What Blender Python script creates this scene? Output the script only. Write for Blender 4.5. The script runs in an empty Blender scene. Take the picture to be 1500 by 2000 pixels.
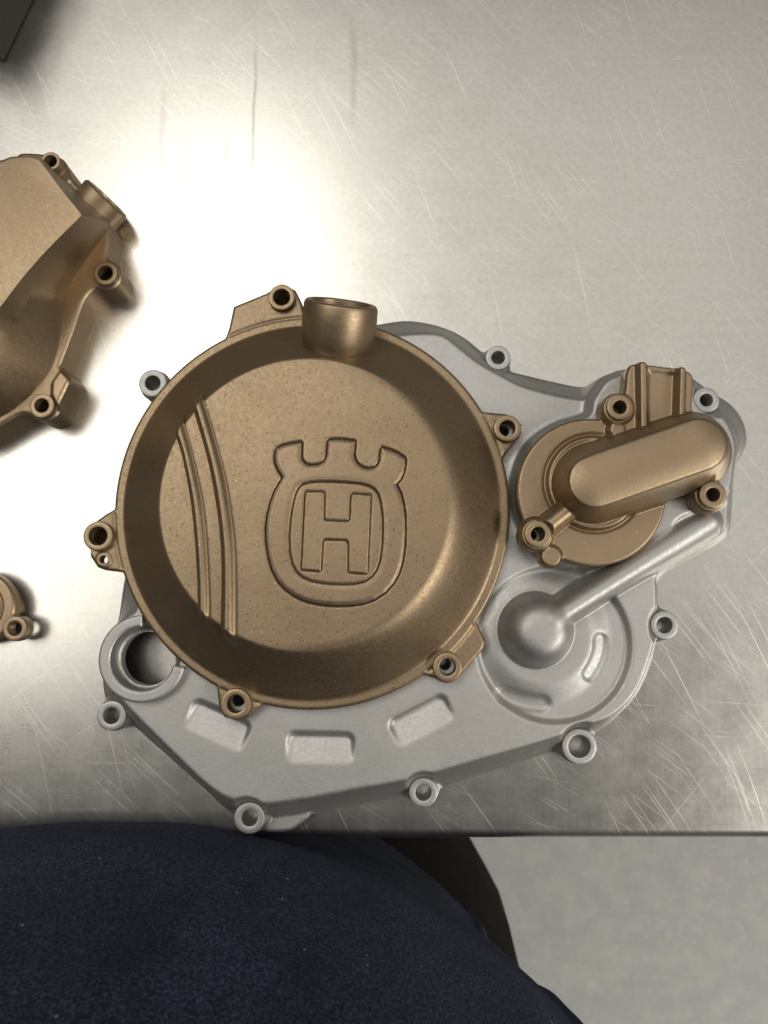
import bpy, bmesh, math, random
import numpy as np
from mathutils import Vector, Matrix

random.seed(7)
scene = bpy.context.scene
COL = scene.collection

# ------------------------------------------------------------------ camera
CAM_H = 320.0            # mm above the table top
TILT = math.radians(6.47)
FPX = 1500.0             # focal length in photograph pixels
cam_d = bpy.data.cameras.new('camera')
cam = bpy.data.objects.new('camera', cam_d); COL.objects.link(cam)
cam.location = (0, 0, CAM_H / 1000); cam.rotation_euler = (TILT, 0, 0)
cam_d.sensor_fit = 'VERTICAL'; cam_d.sensor_height = 36.0; cam_d.lens = 36.0 * FPX / 2000.0
cam_d.clip_start = 0.01; cam_d.clip_end = 50
cam_d.dof.use_dof = True; cam_d.dof.focus_distance = 0.285; cam_d.dof.aperture_fstop = 14
scene.camera = cam
scene.render.resolution_x = 768; scene.render.resolution_y = 1024

# ------------------------------------------------------------------ world, lamps, exposure
w = bpy.data.worlds.new('World'); scene.world = w; w.use_nodes = True
bg = w.node_tree.nodes['Background']
bg.inputs[0].default_value = (1.0, 0.965, 0.90, 1); bg.inputs[1].default_value = 0.10

def lamp(name, loc, target, sx, sy, power, color=(1, 0.968, 0.90)):
    l = bpy.data.lights.new(name, 'AREA'); l.shape = 'RECTANGLE'; l.size = sx; l.size_y = sy
    l.energy = power; l.color = color
    o = bpy.data.objects.new(name, l); COL.objects.link(o); o.location = loc
    d = Vector(target) - Vector(loc)
    o.rotation_euler = d.to_track_quat('-Z', 'Y').to_euler()
    return o
lamp('ceiling_lamp_main', (-0.47, 0.92, 1.9), (-0.47, 0.92, 0), 0.50, 0.90, 6.5)
lamp('ceiling_lamp_side', (-1.2, 0.42, 1.9), (-1.2, 0.42, 0), 0.80, 1.20, 10)
lamp('ceiling_lamp_right', (2.3, -1.1, 1.9), (1.2, -0.8, 0), 1.4, 0.8, 62)
lamp('ceiling_glow', (0.1, 1.05, 2.1), (0.1, 1.05, 0), 3.2, 2.3, 18.5)
scene.cycles.max_bounces = 6; scene.cycles.glossy_bounces = 4; scene.cycles.diffuse_bounces = 3
vs = scene.view_settings
vs.view_transform = 'Standard'; vs.look = 'None'; vs.exposure = 0.12; vs.gamma = 1.0; vs.use_curve_mapping = False

# ------------------------------------------------------------------ measuring helpers (millimetres)
ct, st = math.cos(TILT), math.sin(TILT)
def P(u, v, z=0.0):
    """real-world place (mm) of a point at height z that the photograph shows at (u, v)"""
    a = (u - 750.0) / FPX; b = -(v - 1000.0) / FPX
    dx, dy, dz = a, ct * b + st, st * b - ct
    t = (CAM_H - z) / -dz
    return (dx * t, dy * t)
def R(r, z): return r * (CAM_H - z) / FPX          # pixel length to mm at height z
def PP(pts, z): return [P(u, v, z) for u, v in pts]
def crop(pts, s, ox, oy): return [(x / s + ox, y / s + oy) for x, y in pts]

def catmull(pts, n=6, closed=True):
    p = np.array(pts, float); m = len(p); out = []
    rng = range(m) if closed else range(m - 1)
    for i in rng:
        if closed: p0, p1, p2, p3 = p[i - 1], p[i], p[(i + 1) % m], p[(i + 2) % m]
        else: p0, p1, p2, p3 = p[max(i - 1, 0)], p[i], p[i + 1], p[min(i + 2, m - 1)]
        for k in range(n):
            t = k / n
            out.append(0.5 * ((2 * p1) + (-p0 + p2) * t + (2 * p0 - 5 * p1 + 4 * p2 - p3) * t * t + (-p0 + 3 * p1 - 3 * p2 + p3) * t ** 3))
    if not closed: out.append(p[-1])
    return [tuple(q) for q in out]

def sd_poly(pts, X, Y):
    best = np.full(X.shape, 1e18); par = np.zeros(X.shape, bool)
    n = len(pts)
    for i in range(n):
        ax, ay = pts[i]; bx, by = pts[(i + 1) % n]
        ex, ey = bx - ax, by - ay; L = ex * ex + ey * ey
        if L < 1e-12: continue
        wx, wy = X - ax, Y - ay
        t = np.clip((wx * ex + wy * ey) / L, 0, 1)
        best = np.minimum(best, (wx - ex * t) ** 2 + (wy - ey * t) ** 2)
        c = ((ay <= Y) & (by > Y)) | ((by <= Y) & (ay > Y))
        if abs(ey) > 1e-12:
            par ^= c & (X < ax + (Y - ay) * ex / ey)
    d = np.sqrt(best)
    return np.where(par, -d, d)
def sd_line(pts, X, Y):
    best = np.full(X.shape, 1e18)
    for (ax, ay), (bx, by) in zip(pts[:-1], pts[1:]):
        ex, ey = bx - ax, by - ay; L = ex * ex + ey * ey + 1e-12
        wx, wy = X - ax, Y - ay
        t = np.clip((wx * ex + wy * ey) / L, 0, 1)
        best = np.minimum(best, (wx - ex * t) ** 2 + (wy - ey * t) ** 2)
    return np.sqrt(best)
def sd_c(c, r, X, Y): return np.hypot(X - c[0], Y - c[1]) - r
def seg_t(a, b, X, Y):
    ex, ey = b[0] - a[0], b[1] - a[1]; L = ex * ex + ey * ey
    t = np.clip(((X - a[0]) * ex + (Y - a[1]) * ey) / L, 0, 1)
    return t, np.hypot(X - a[0] - ex * t, Y - a[1] - ey * t)
def smax(a, b, k):
    h = np.clip(0.5 + 0.5 * (a - b) / k, 0, 1)
    return b * (1 - h) + a * h + k * h * (1 - h)
def smin(a, b, k): return -smax(-a, -b, k)
def sstep(a, b, x):
    t = np.clip((x - a) / (b - a), 0, 1); return t * t * (3 - 2 * t)
def loft(dT, dO, e0=0.10, e1=0.08):
    """0 on the upper outline, 1 on the lower outline, crest and foot rounded; dT, dO signed outside distances"""
    a = np.maximum(dT, 0); b = np.maximum(-dO, 0)
    t = a / (a + b + 1e-6)
    t = np.where(dO >= 0, 1.0, t)
    f = lambda x: np.sqrt(x * x + e0 * e0) - e0
    s = f(t) / f(np.array(1.0))
    q = 1 - s
    g = (np.sqrt(q * q + e1 * e1) - e1) / (math.sqrt(1 + e1 * e1) - e1)
    return 1 - g
def edge_round(d, r):
    """how far the top drops near its outline (d < 0 inside)"""
    q = np.clip(r + d, 0, r)
    return r - np.sqrt(np.maximum(r * r - q * q, 0))

# ------------------------------------------------------------------ object helpers
def link(o, parent=None):
    COL.objects.link(o)
    if parent is not None: o.parent = parent
    return o
def thing(name, label, cat, group=None, loc=(0, 0, 0)):
    o = bpy.data.objects.new(name, None); COL.objects.link(o); o.location = loc
    o.empty_display_size = 0.01
    o['label'] = label; o['category'] = cat
    if group: o['group'] = group
    return o
def mesh_obj(name, verts, faces, mat, parent=None, normals=None, smooth=True, sharp=None):
    me = bpy.data.meshes.new(name); me.from_pydata(verts, [], faces)
    me.materials.append(mat)
    if smooth: me.polygons.foreach_set('use_smooth', [True] * len(me.polygons))
    if sharp is not None:
        bm = bmesh.new(); bm.from_mesh(me)
        bmesh.ops.recalc_face_normals(bm, faces=bm.faces)
        for e in bm.edges:
            if len(e.link_faces) == 2 and e.calc_face_angle(0) > sharp: e.smooth = False
        bm.to_mesh(me); bm.free()
    if normals is not None: me.normals_split_custom_set_from_vertices(normals)
    me.update()
    return link(bpy.data.objects.new(name, me), parent)

class Grid:
    def __init__(s, x0, x1, y0, y1, cell):
        s.nx = int((x1 - x0) / cell) + 1; s.ny = int((y1 - y0) / cell) + 1; s.cell = cell
        s.x = x0 + np.arange(s.nx) * cell; s.y = y0 + np.arange(s.ny) * cell
        s.X, s.Y = np.meshgrid(s.x, s.y, indexing='ij')

def blur(h, n):
    for _ in range(n):
        p = np.pad(h, 1, mode='edge'); h = (p[:-2, 1:-1] + 2 * p[1:-1, 1:-1] + p[2:, 1:-1]) / 4
        p = np.pad(h, 1, mode='edge'); h = (p[1:-1, :-2] + 2 * p[1:-1, 1:-1] + p[1:-1, 2:]) / 4
    return h

def relief(name, g, d, h, zb, mat, parent=None, passes=1, shallow=None):
    """cast surface: height h over the grid where d < 0, its outline following d = 0 smoothly, with a skirt down to zb"""
    d = np.where(np.abs(d) < g.cell * 0.02, -g.cell * 0.02, d)
    h = blur(h, passes)
    gx, gy = np.gradient(h, g.cell)
    ins = d < 0
    idx = np.full(d.shape, -1, int); n_in = int(ins.sum()); idx[ins] = np.arange(n_in)
    Z = np.maximum(h, zb + 0.01)
    V = np.stack([g.X[ins], g.Y[ins], Z[ins]], 1)
    N = np.stack([-gx[ins], -gy[ins], np.ones(n_in)], 1)
    c = [ins[:-1, :-1], ins[1:, :-1], ins[1:, 1:], ins[:-1, 1:]]
    full = c[0] & c[1] & c[2] & c[3]; anyc = c[0] | c[1] | c[2] | c[3]
    I, J = np.nonzero(full)
    F = np.stack([idx[I, J], idx[I + 1, J], idx[I + 1, J + 1], idx[I, J + 1]], 1).tolist()
    ev = {}; xv = []; xn = []; xs = []
    dgx, dgy = np.gradient(d, g.cell)
    def cross(a, b):
        key = (a, b) if a < b else (b, a)
        if key in ev: return ev[key]
        a, b = key
        t = d[a] / (d[a] - d[b])
        L = lambda A: float(A[a] * (1 - t) + A[b] * t)
        # height at the outline from the inner vertex's side
        k = n_in + len(xv)
        xv.append((L(g.X), L(g.Y), max(L(Z), zb + 0.01))); xn.append((-L(gx), -L(gy), 1.0)); xs.append((L(dgx), L(dgy)))
        ev[key] = k; return k
    segs = []
    I, J = np.nonzero(anyc & ~full)
    for i, j in zip(I.tolist(), J.tolist()):
        cs = [(i, j), (i + 1, j), (i + 1, j + 1), (i, j + 1)]
        poly = []; tag = []
        for k in range(4):
            a, b = cs[k], cs[(k + 1) % 4]
            if ins[a]: poly.append(int(idx[a])); tag.append(0)
            if ins[a] != ins[b]:
                poly.append(cross(a, b)); tag.append(1 if ins[a] else 2)
        if len(poly) >= 3: F.append(poly)
        m = len(poly)
        for k in range(m):
            if tag[k] == 1 and tag[(k + 1) % m] == 2: segs.append((poly[k], poly[(k + 1) % m]))
    nv = n_in + len(xv)
    verts = V.tolist() + [list(q) for q in xv]
    norms = N.tolist() + [list(q) for q in xn]
    top = {}; bot = {}
    def sk(k):
        if k not in top:
            x, y, z = xv[k - n_in]; sx, sy = xs[k - n_in]
            top[k] = len(verts); verts.append([x, y, z]); norms.append([sx, sy, 0.02])
            lo = zb
            if shallow and math.hypot(x - shallow[0], y - shallow[1]) < shallow[2]: lo = max(zb, min(shallow[3], z - 0.5))
            bot[k] = len(verts); verts.append([x, y, lo]); norms.append([sx, sy, 0.02])
        return top[k], bot[k]
    for a, b in segs:
        ta, ba = sk(a); tb, bb = sk(b)
        F.append([ta, ba, bb, tb])
    vv = (np.array(verts) * 0.001).tolist()
    nn = np.array(norms); nn /= np.linalg.norm(nn, axis=1)[:, None] + 1e-9
    return mesh_obj(name, vv, F, mat, parent, normals=nn.tolist())

def lathe(name, prof, mat, parent, loc, axis=(0, 0, 1), seg=40, sharp=math.radians(26), jitter=0.0):
    """solid of revolution from a closed profile [(r, h)...] in mm"""
    ax = Vector(axis).normalized(); q = Vector((0, 0, 1)).rotation_difference(ax)
    verts, faces = [], []; n = len(prof)
    for k in range(seg):
        a = 2 * math.pi * k / seg
        for r, h in prof:
            rr = r * (1 + jitter * math.sin(3 * a + 1))
            v = q @ Vector((rr * math.cos(a), rr * math.sin(a), h)) + Vector(loc)
            verts.append(tuple(v * 0.001))
    for k in range(seg):
        for i in range(n):
            j = (i + 1) % n; k2 = (k + 1) % seg
            faces.append((k * n + i, k2 * n + i, k2 * n + j, k * n + j))
    return mesh_obj(name, verts, faces, mat, parent, sharp=sharp)

def boss(name, c, ro, ri, z0, z1, zbot, mat, parent, flare=0.7):
    prof = [(ro + flare, z0), (ro + flare * 0.35, z0 + 0.8), (ro, z0 + 1.6), (ro, z1 - 0.45), (ro - 0.15, z1 - 0.12), (ro - 0.45, z1),
            (ri + 0.35, z1), (ri + 0.1, z1 - 0.1), (ri, z1 - 0.4), (ri, zbot), (ri + 0.25, zbot)]
    return lathe(name, prof, mat, parent, (c[0], c[1], 0))

# ------------------------------------------------------------------ materials
def mat_base(name):
    m = bpy.data.materials.new(name); m.use_nodes = True
    nt = m.node_tree; b = nt.nodes['Principled BSDF']
    return m, nt, b
def nd(nt, t, **kw):
    n = nt.nodes.new(t)
    for k, v in kw.items(): setattr(n, k, v)
    return n
def coords(nt, scale=(1, 1, 1), rot=0.0, loc=(0, 0, 0), src='Object'):
    tc = nd(nt, 'ShaderNodeTexCoord'); mp = nd(nt, 'ShaderNodeMapping')
    nt.links.new(tc.outputs[src], mp.inputs[0])
    mp.inputs['Scale'].default_value = scale; mp.inputs['Rotation'].default_value = (0, 0, rot); mp.inputs['Location'].default_value = loc
    return mp.outputs[0]
def noise(nt, vec, scale, detail=4, rough=0.55):
    n = nd(nt, 'ShaderNodeTexNoise'); nt.links.new(vec, n.inputs['Vector'])
    n.inputs['Scale'].default_value = scale; n.inputs['Detail'].default_value = detail; n.inputs['Roughness'].default_value = rough
    return n.outputs['Fac']
def mrange(nt, val, a, b, c=0.0, d=1.0):
    n = nd(nt, 'ShaderNodeMapRange'); nt.links.new(val, n.inputs[0])
    for i, q in enumerate((a, b, c, d)): n.inputs[i + 1].default_value = q
    return n.outputs[0]
def mth(nt, op, a, b=None):
    n = nd(nt, 'ShaderNodeMath', operation=op)
    for i, q in enumerate((a, b)):
        if q is None: continue
        if isinstance(q, (int, float)): n.inputs[i].default_value = q
        else: nt.links.new(q, n.inputs[i])
    return n.outputs[0]
def mixc(nt, fac, a, b):
    n = nd(nt, 'ShaderNodeMix', data_type='RGBA')
    if isinstance(fac, (int, float)): n.inputs[0].default_value = fac
    else: nt.links.new(fac, n.inputs[0])
    for s, q in ((6, a), (7, b)):
        if isinstance(q, tuple): n.inputs[s].default_value = (*q, 1)
        else: nt.links.new(q, n.inputs[s])
    return n.outputs[2]
def bump(nt, h, strength, dist, normal=None):
    n = nd(nt, 'ShaderNodeBump'); nt.links.new(h, n.inputs['Height'])
    n.inputs['Strength'].default_value = strength; n.inputs['Distance'].default_value = dist
    if normal is not None: nt.links.new(normal, n.inputs['Normal'])
    return n.outputs[0]

def coated(name, col, col2, metallic, rough, pits=0.0, grain=1.0):
    m, nt, b = mat_base(name)
    v = coords(nt)
    big = noise(nt, v, 45, 4); fine = noise(nt, v, 2600, 3, 0.6); mid = noise(nt, v, 700, 3)
    c = mixc(nt, mrange(nt, big, 0.35, 0.68), col, col2)
    fleck = mrange(nt, fine, 0.25, 0.75, 0.86, 1.14)
    mul = nd(nt, 'ShaderNodeMix', data_type='RGBA', blend_type='MULTIPLY'); mul.inputs[0].default_value = 1.0
    nt.links.new(c, mul.inputs[6]); nt.links.new(fleck, mul.inputs[7])
    nt.links.new(mul.outputs[2], b.inputs['Base Color'])
    b.inputs['Metallic'].default_value = metallic
    nt.links.new(mrange(nt, mid, 0.3, 0.7, rough - 0.04, rough + 0.05), b.inputs['Roughness'])
    hsum = mth(nt, 'ADD', mth(nt, 'MULTIPLY', fine, 0.10 * grain), mth(nt, 'MULTIPLY', mid, 0.16 * grain))
    if pits:
        vo = nd(nt, 'ShaderNodeTexVoronoi', feature='F1'); nt.links.new(v, vo.inputs['Vector']); vo.inputs['Scale'].default_value = 850
        rnd = nd(nt, 'ShaderNodeSeparateColor'); nt.links.new(vo.outputs['Color'], rnd.inputs[0])
        rad = mrange(nt, rnd.outputs[0], 0.45, 1.0, 0.0, 0.34)
        pit = mth(nt, 'LESS_THAN', vo.outputs['Distance'], rad)
        hsum = mth(nt, 'SUBTRACT', hsum, mth(nt, 'MULTIPLY', pit, pits))
        pit_col = mixc(nt, mth(nt, 'MULTIPLY', pit, 0.35), mul.outputs[2], (0.07, 0.05, 0.03))  # pits coloured darker than the coating round them
        nt.links.new(pit_col, b.inputs['Base Color'])
    n2 = bump(nt, hsum, 0.5, 0.0006)
    # a little dust and a few tiny chips
    vd = nd(nt, 'ShaderNodeTexVoronoi', feature='F1'); nt.links.new(v, vd.inputs['Vector']); vd.inputs['Scale'].default_value = 520
    rd = nd(nt, 'ShaderNodeSeparateColor'); nt.links.new(vd.outputs['Color'], rd.inputs[0])
    dust = mth(nt, 'LESS_THAN', vd.outputs['Distance'], mrange(nt, rd.outputs[1], 0.80, 1.0, 0.0, 0.16))
    prev = b.inputs['Base Color'].links[0].from_socket
    nt.links.new(mixc(nt, mth(nt, 'MULTIPLY', dust, 0.5), prev, (0.62, 0.58, 0.50)), b.inputs['Base Color'])
    nt.links.new(n2, b.inputs['Normal'])
    return m
M_BRONZE = coated('bronze_coating', (0.262, 0.193, 0.120), (0.294, 0.218, 0.138), 0.92, 0.47, pits=0.5)
M_BRONZE2 = coated('bronze_coating_smooth', (0.292, 0.216, 0.135), (0.318, 0.236, 0.150), 0.92, 0.46, grain=0.6)
M_SILVER = coated('silver_coating', (0.400, 0.392, 0.375), (0.440, 0.432, 0.415), 0.90, 0.53, grain=0.8)
M_BLACK, _nt, _b = mat_base('black_plastic')
_b.inputs['Base Color'].default_value = (0.022, 0.019, 0.015, 1); _b.inputs['Roughness'].default_value = 0.55

def steel():
    m, nt, b = mat_base('stainless_steel')
    b.inputs['Metallic'].default_value = 1.0
    v = coords(nt)
    big = noise(nt, v, 9, 5); mott = noise(nt, v, 60, 5, 0.65)
    brush = noise(nt, coords(nt, (6, 420, 1)), 3.0, 3)
    brushv = noise(nt, coords(nt, (300, 5, 1)), 3.0, 2)
    # scratches in several directions: stretched cells cut into thin broken lines
    masks = []
    for k, (rot, sx, sy, keep0, gain) in enumerate([(0.92, 22, 620, 0.80, 1.0), (0.62, 34, 900, 0.78, 0.9), (1.20, 18, 480, 0.86, 0.9), (0.10, 28, 600, 0.88, 0.45), (-0.75, 20, 500, 0.93, 0.6)]):
        mp = coords(nt, (1, 1, 1), rot, (0.13 * k, 0.31 * k, 0))
        wv = nd(nt, 'ShaderNodeTexNoise'); nt.links.new(mp, wv.inputs['Vector']); wv.inputs['Scale'].default_value = 5; wv.inputs['Detail'].default_value = 0
        ad = nd(nt, 'ShaderNodeVectorMath', operation='MULTIPLY_ADD'); nt.links.new(wv.outputs['Color'], ad.inputs[0])
        ad.inputs[1].default_value = (0.0, 0.06, 0); nt.links.new(mp, ad.inputs[2])
        sc_ = nd(nt, 'ShaderNodeVectorMath', operation='MULTIPLY'); nt.links.new(ad.outputs[0], sc_.inputs[0]); sc_.inputs[1].default_value = (sx, sy, 0.0)
        vo = nd(nt, 'ShaderNodeTexVoronoi', feature='F1', voronoi_dimensions='2D'); nt.links.new(sc_.outputs[0], vo.inputs['Vector']); vo.inputs['Scale'].default_value = 1.0
        sep = nd(nt, 'ShaderNodeSeparateXYZ')
        sub = nd(nt, 'ShaderNodeVectorMath', operation='SUBTRACT'); nt.links.new(sc_.outputs[0], sub.inputs[0]); nt.links.new(vo.outputs['Position'], sub.inputs[1])
        nt.links.new(sub.outputs[0], sep.inputs[0])
        line = mrange(nt, mth(nt, 'ABSOLUTE', sep.outputs[1]), 0.0, 0.13, 1.0, 0.0)
        fade = mrange(nt, mth(nt, 'ABSOLUTE', sep.outputs[0]), 0.08, 0.45, 1.0, 0.0)
        rc = nd(nt, 'ShaderNodeSeparateColor'); nt.links.new(vo.outputs['Color'], rc.inputs[0])
        keep = mrange(nt, rc.outputs[0], keep0, 1.0, 0.0, gain)
        masks.append(mth(nt, 'MULTIPLY', mth(nt, 'MULTIPLY', line, fade), keep))
    s = masks[0]
    for q in masks[1:]: s = mth(nt, 'MAXIMUM', s, q)
    col = mixc(nt, mrange(nt, mott, 0.3, 0.7), (0.51, 0.495, 0.46), (0.55, 0.535, 0.50))
    grain = noise(nt, v, 420, 3, 0.7)
    mulg = nd(nt, 'ShaderNodeMix', data_type='RGBA', blend_type='MULTIPLY'); mulg.inputs[0].default_value = 1.0
    nt.links.new(col, mulg.inputs[6]); nt.links.new(mth(nt, 'MULTIPLY', mrange(nt, grain, 0.3, 0.7, 0.93, 1.06), mrange(nt, brush, 0.3, 0.7, 0.965, 1.03)), mulg.inputs[7]); col = mulg.outputs[2]
    # long greasy wipe marks
    xyz = nd(nt, 'ShaderNodeSeparateXYZ'); nt.links.new(v, xyz.inputs[0])
    wob = mrange(nt, noise(nt, v, 18, 2), 0.2, 0.8, -0.0015, 0.0015)
    for (u0, v0, v1, wd, amt) in ((496, 60, 400, 1.1, 0.55), (366, 255, 600, 0.9, 0.55), (443, 262, 352, 1.3, 0.35), (690, 20, 260, 2.2, 0.30), (466, 505, 600, 1.2, 0.45), (318, 150, 380, 2.2, 0.22)):
        xa, ya = P(u0, v0); xb, yb = P(u0, v1)
        dx = mth(nt, 'ABSOLUTE', mth(nt, 'SUBTRACT', mth(nt, 'ADD', xyz.outputs[0], wob), (xa + xb) / 2000))
        ln = mrange(nt, dx, 0.0, wd * 0.001, 1.0, 0.0)
        hl = abs(ya - yb) / 2000; yc = (ya + yb) / 2000
        lf = mrange(nt, mth(nt, 'ABSOLUTE', mth(nt, 'SUBTRACT', xyz.outputs[1], yc)), hl * 0.45, hl, amt, 0.0)
        col = mixc(nt, mth(nt, 'MULTIPLY', ln, lf), col, (0.20, 0.19, 0.17))
    col = mixc(nt, mth(nt, 'MULTIPLY', s, 0.62), col, (0.93, 0.91, 0.86))  # scratch glints put into the colour: lines lightened
    nt.links.new(col, b.inputs['Base Color'])
    r = mrange(nt, big, 0.3, 0.7, 0.27, 0.33)
    r = mth(nt, 'ADD', r, mrange(nt, mott, 0.3, 0.7, -0.025, 0.025))
    r = mth(nt, 'ADD', r, mrange(nt, brushv, 0.3, 0.7, -0.008, 0.008))
    r = mth(nt, 'ADD', r, mth(nt, 'MULTIPLY', s, 0.16))
    nt.links.new(r, b.inputs['Roughness'])
    hs = mth(nt, 'ADD', mth(nt, 'MULTIPLY', brush, 0.02), mth(nt, 'MULTIPLY', mott, 0.022))
    nt.links.new(bump(nt, hs, 1.0, 0.0005), b.inputs['Normal'])
    return m
M_STEEL = steel()

def concrete():
    m, nt, b = mat_base('worn_concrete')
    v = coords(nt)
    a = noise(nt, v, 34, 9, 0.8); c = noise(nt, v, 60, 4, 0.65)
    col = mixc(nt, mrange(nt, a, 0.43, 0.58), (0.455, 0.457, 0.455), (0.53, 0.52, 0.485))
    col = mixc(nt, mrange(nt, c, 0.60, 0.72, 0, 0.75), col, (0.62, 0.60, 0.54))
    st1 = noise(nt, coords(nt, (1, 1, 1), 0.3, (3, 2, 0)), 23, 2)
    col = mixc(nt, mrange(nt, st1, 0.68, 0.74, 0, 0.6), col, (0.62, 0.56, 0.47))
    nt.links.new(col, b.inputs['Base Color']); b.inputs['Roughness'].default_value = 0.7
    return m
M_FLOOR = concrete()

def cloth(name, col, col2, lint, sheen):
    m, nt, b = mat_base(name)
    v = coords(nt)
    big = noise(nt, v, 26, 4, 0.6); fine = noise(nt, v, 1050, 4, 0.8)
    f = mth(nt, 'MULTIPLY', mrange(nt, fine, 0.44, 0.66), mrange(nt, big, 0.30, 0.70, 0.45, 1.3))
    c = mixc(nt, f, col, col2)
    vo = nd(nt, 'ShaderNodeTexVoronoi', feature='F1'); nt.links.new(v, vo.inputs['Vector']); vo.inputs['Scale'].default_value = 210
    rc = nd(nt, 'ShaderNodeSeparateColor'); nt.links.new(vo.outputs['Color'], rc.inputs[0])
    rad = mrange(nt, rc.outputs[0], 0.84, 1.0, 0.0, 0.11)
    c = mixc(nt, mth(nt, 'MULTIPLY', mth(nt, 'LESS_THAN', vo.outputs['Distance'], rad), lint), c, (0.35, 0.37, 0.42))
    nt.links.new(c, b.inputs['Base Color']); b.inputs['Roughness'].default_value = 0.95
    b.inputs['Sheen Weight'].default_value = sheen; b.inputs['Sheen Roughness'].default_value = 0.4
    b.inputs['Sheen Tint'].default_value = (0.6, 0.66, 0.85, 1)
    b.inputs['Specular IOR Level'].default_value = 0.1
    n = bump(nt, fine, 0.8, 0.0012)
    nt.links.new(n, b.inputs['Normal'])
    return m
M_NAVY = cloth('navy_fleece', (0.004, 0.005, 0.011), (0.060, 0.070, 0.130), 0.9, 0.08)
M_TROUSER = cloth('dark_trouser_cloth', (0.011, 0.009, 0.006), (0.022, 0.018, 0.012), 0.3, 0.02)

# ------------------------------------------------------------------ setting: floor
FLOOR_Z = -0.86
fl = mesh_obj('floor', [(-6, -6, FLOOR_Z), (6, -6, FLOOR_Z), (6, 6, FLOOR_Z), (-6, 6, FLOOR_Z)], [(0, 1, 2, 3)], M_FLOOR, smooth=False)
fl['kind'] = 'structure'

# ------------------------------------------------------------------ steel table
y_edge = P(1000, 1641, 0)[1]
tbl = thing('steel_table', 'scratched stainless steel worktable with a folded front edge', 'table')
def table():
    # profile across the folded front edge, swept along the table
    prof = [(900.0, 0.0)]
    r = 4.5
    prof += [(y_edge + 40, 0.0), (y_edge + 12, -0.02)]
    for k in range(7):
        a = math.pi / 2 * k / 6
        prof.append((y_edge + r - r * math.sin(a), -r + r * math.cos(a)))
    prof += [(y_edge, -38.0), (y_edge + 1.5, -39.5), (y_edge + 14, -39.5)]
    xs = [-900, -300, 300, 900]
    V = [(x * .001, y * .001, z * .001) for x in xs for y, z in prof]; n = len(prof); F = []
    for i in range(len(xs) - 1):
        for j in range(n - 1): F.append((i * n + j, (i + 1) * n + j, (i + 1) * n + j + 1, i * n + j + 1))
    F = [tuple(reversed(f)) for f in F]
    me_o = mesh_obj('table_top', V, F, M_STEEL, tbl)
    for sx in (-850, 820):
        for sy in (y_edge + 40, 840):
            lz = (-8.0, FLOOR_Z * 1000)
            V2 = [((sx + a) * .001, (sy + b) * .001, c * .001) for c in lz for a, b in ((0, 0), (38, 0), (38, 38), (0, 38))]
            mesh_obj('leg', V2, [(0, 1, 5, 4), (1, 2, 6, 5), (2, 3, 7, 6), (3, 0, 4, 7), (3, 2, 1, 0), (4, 5, 6, 7)], M_STEEL, tbl, smooth=False)
table()

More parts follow.
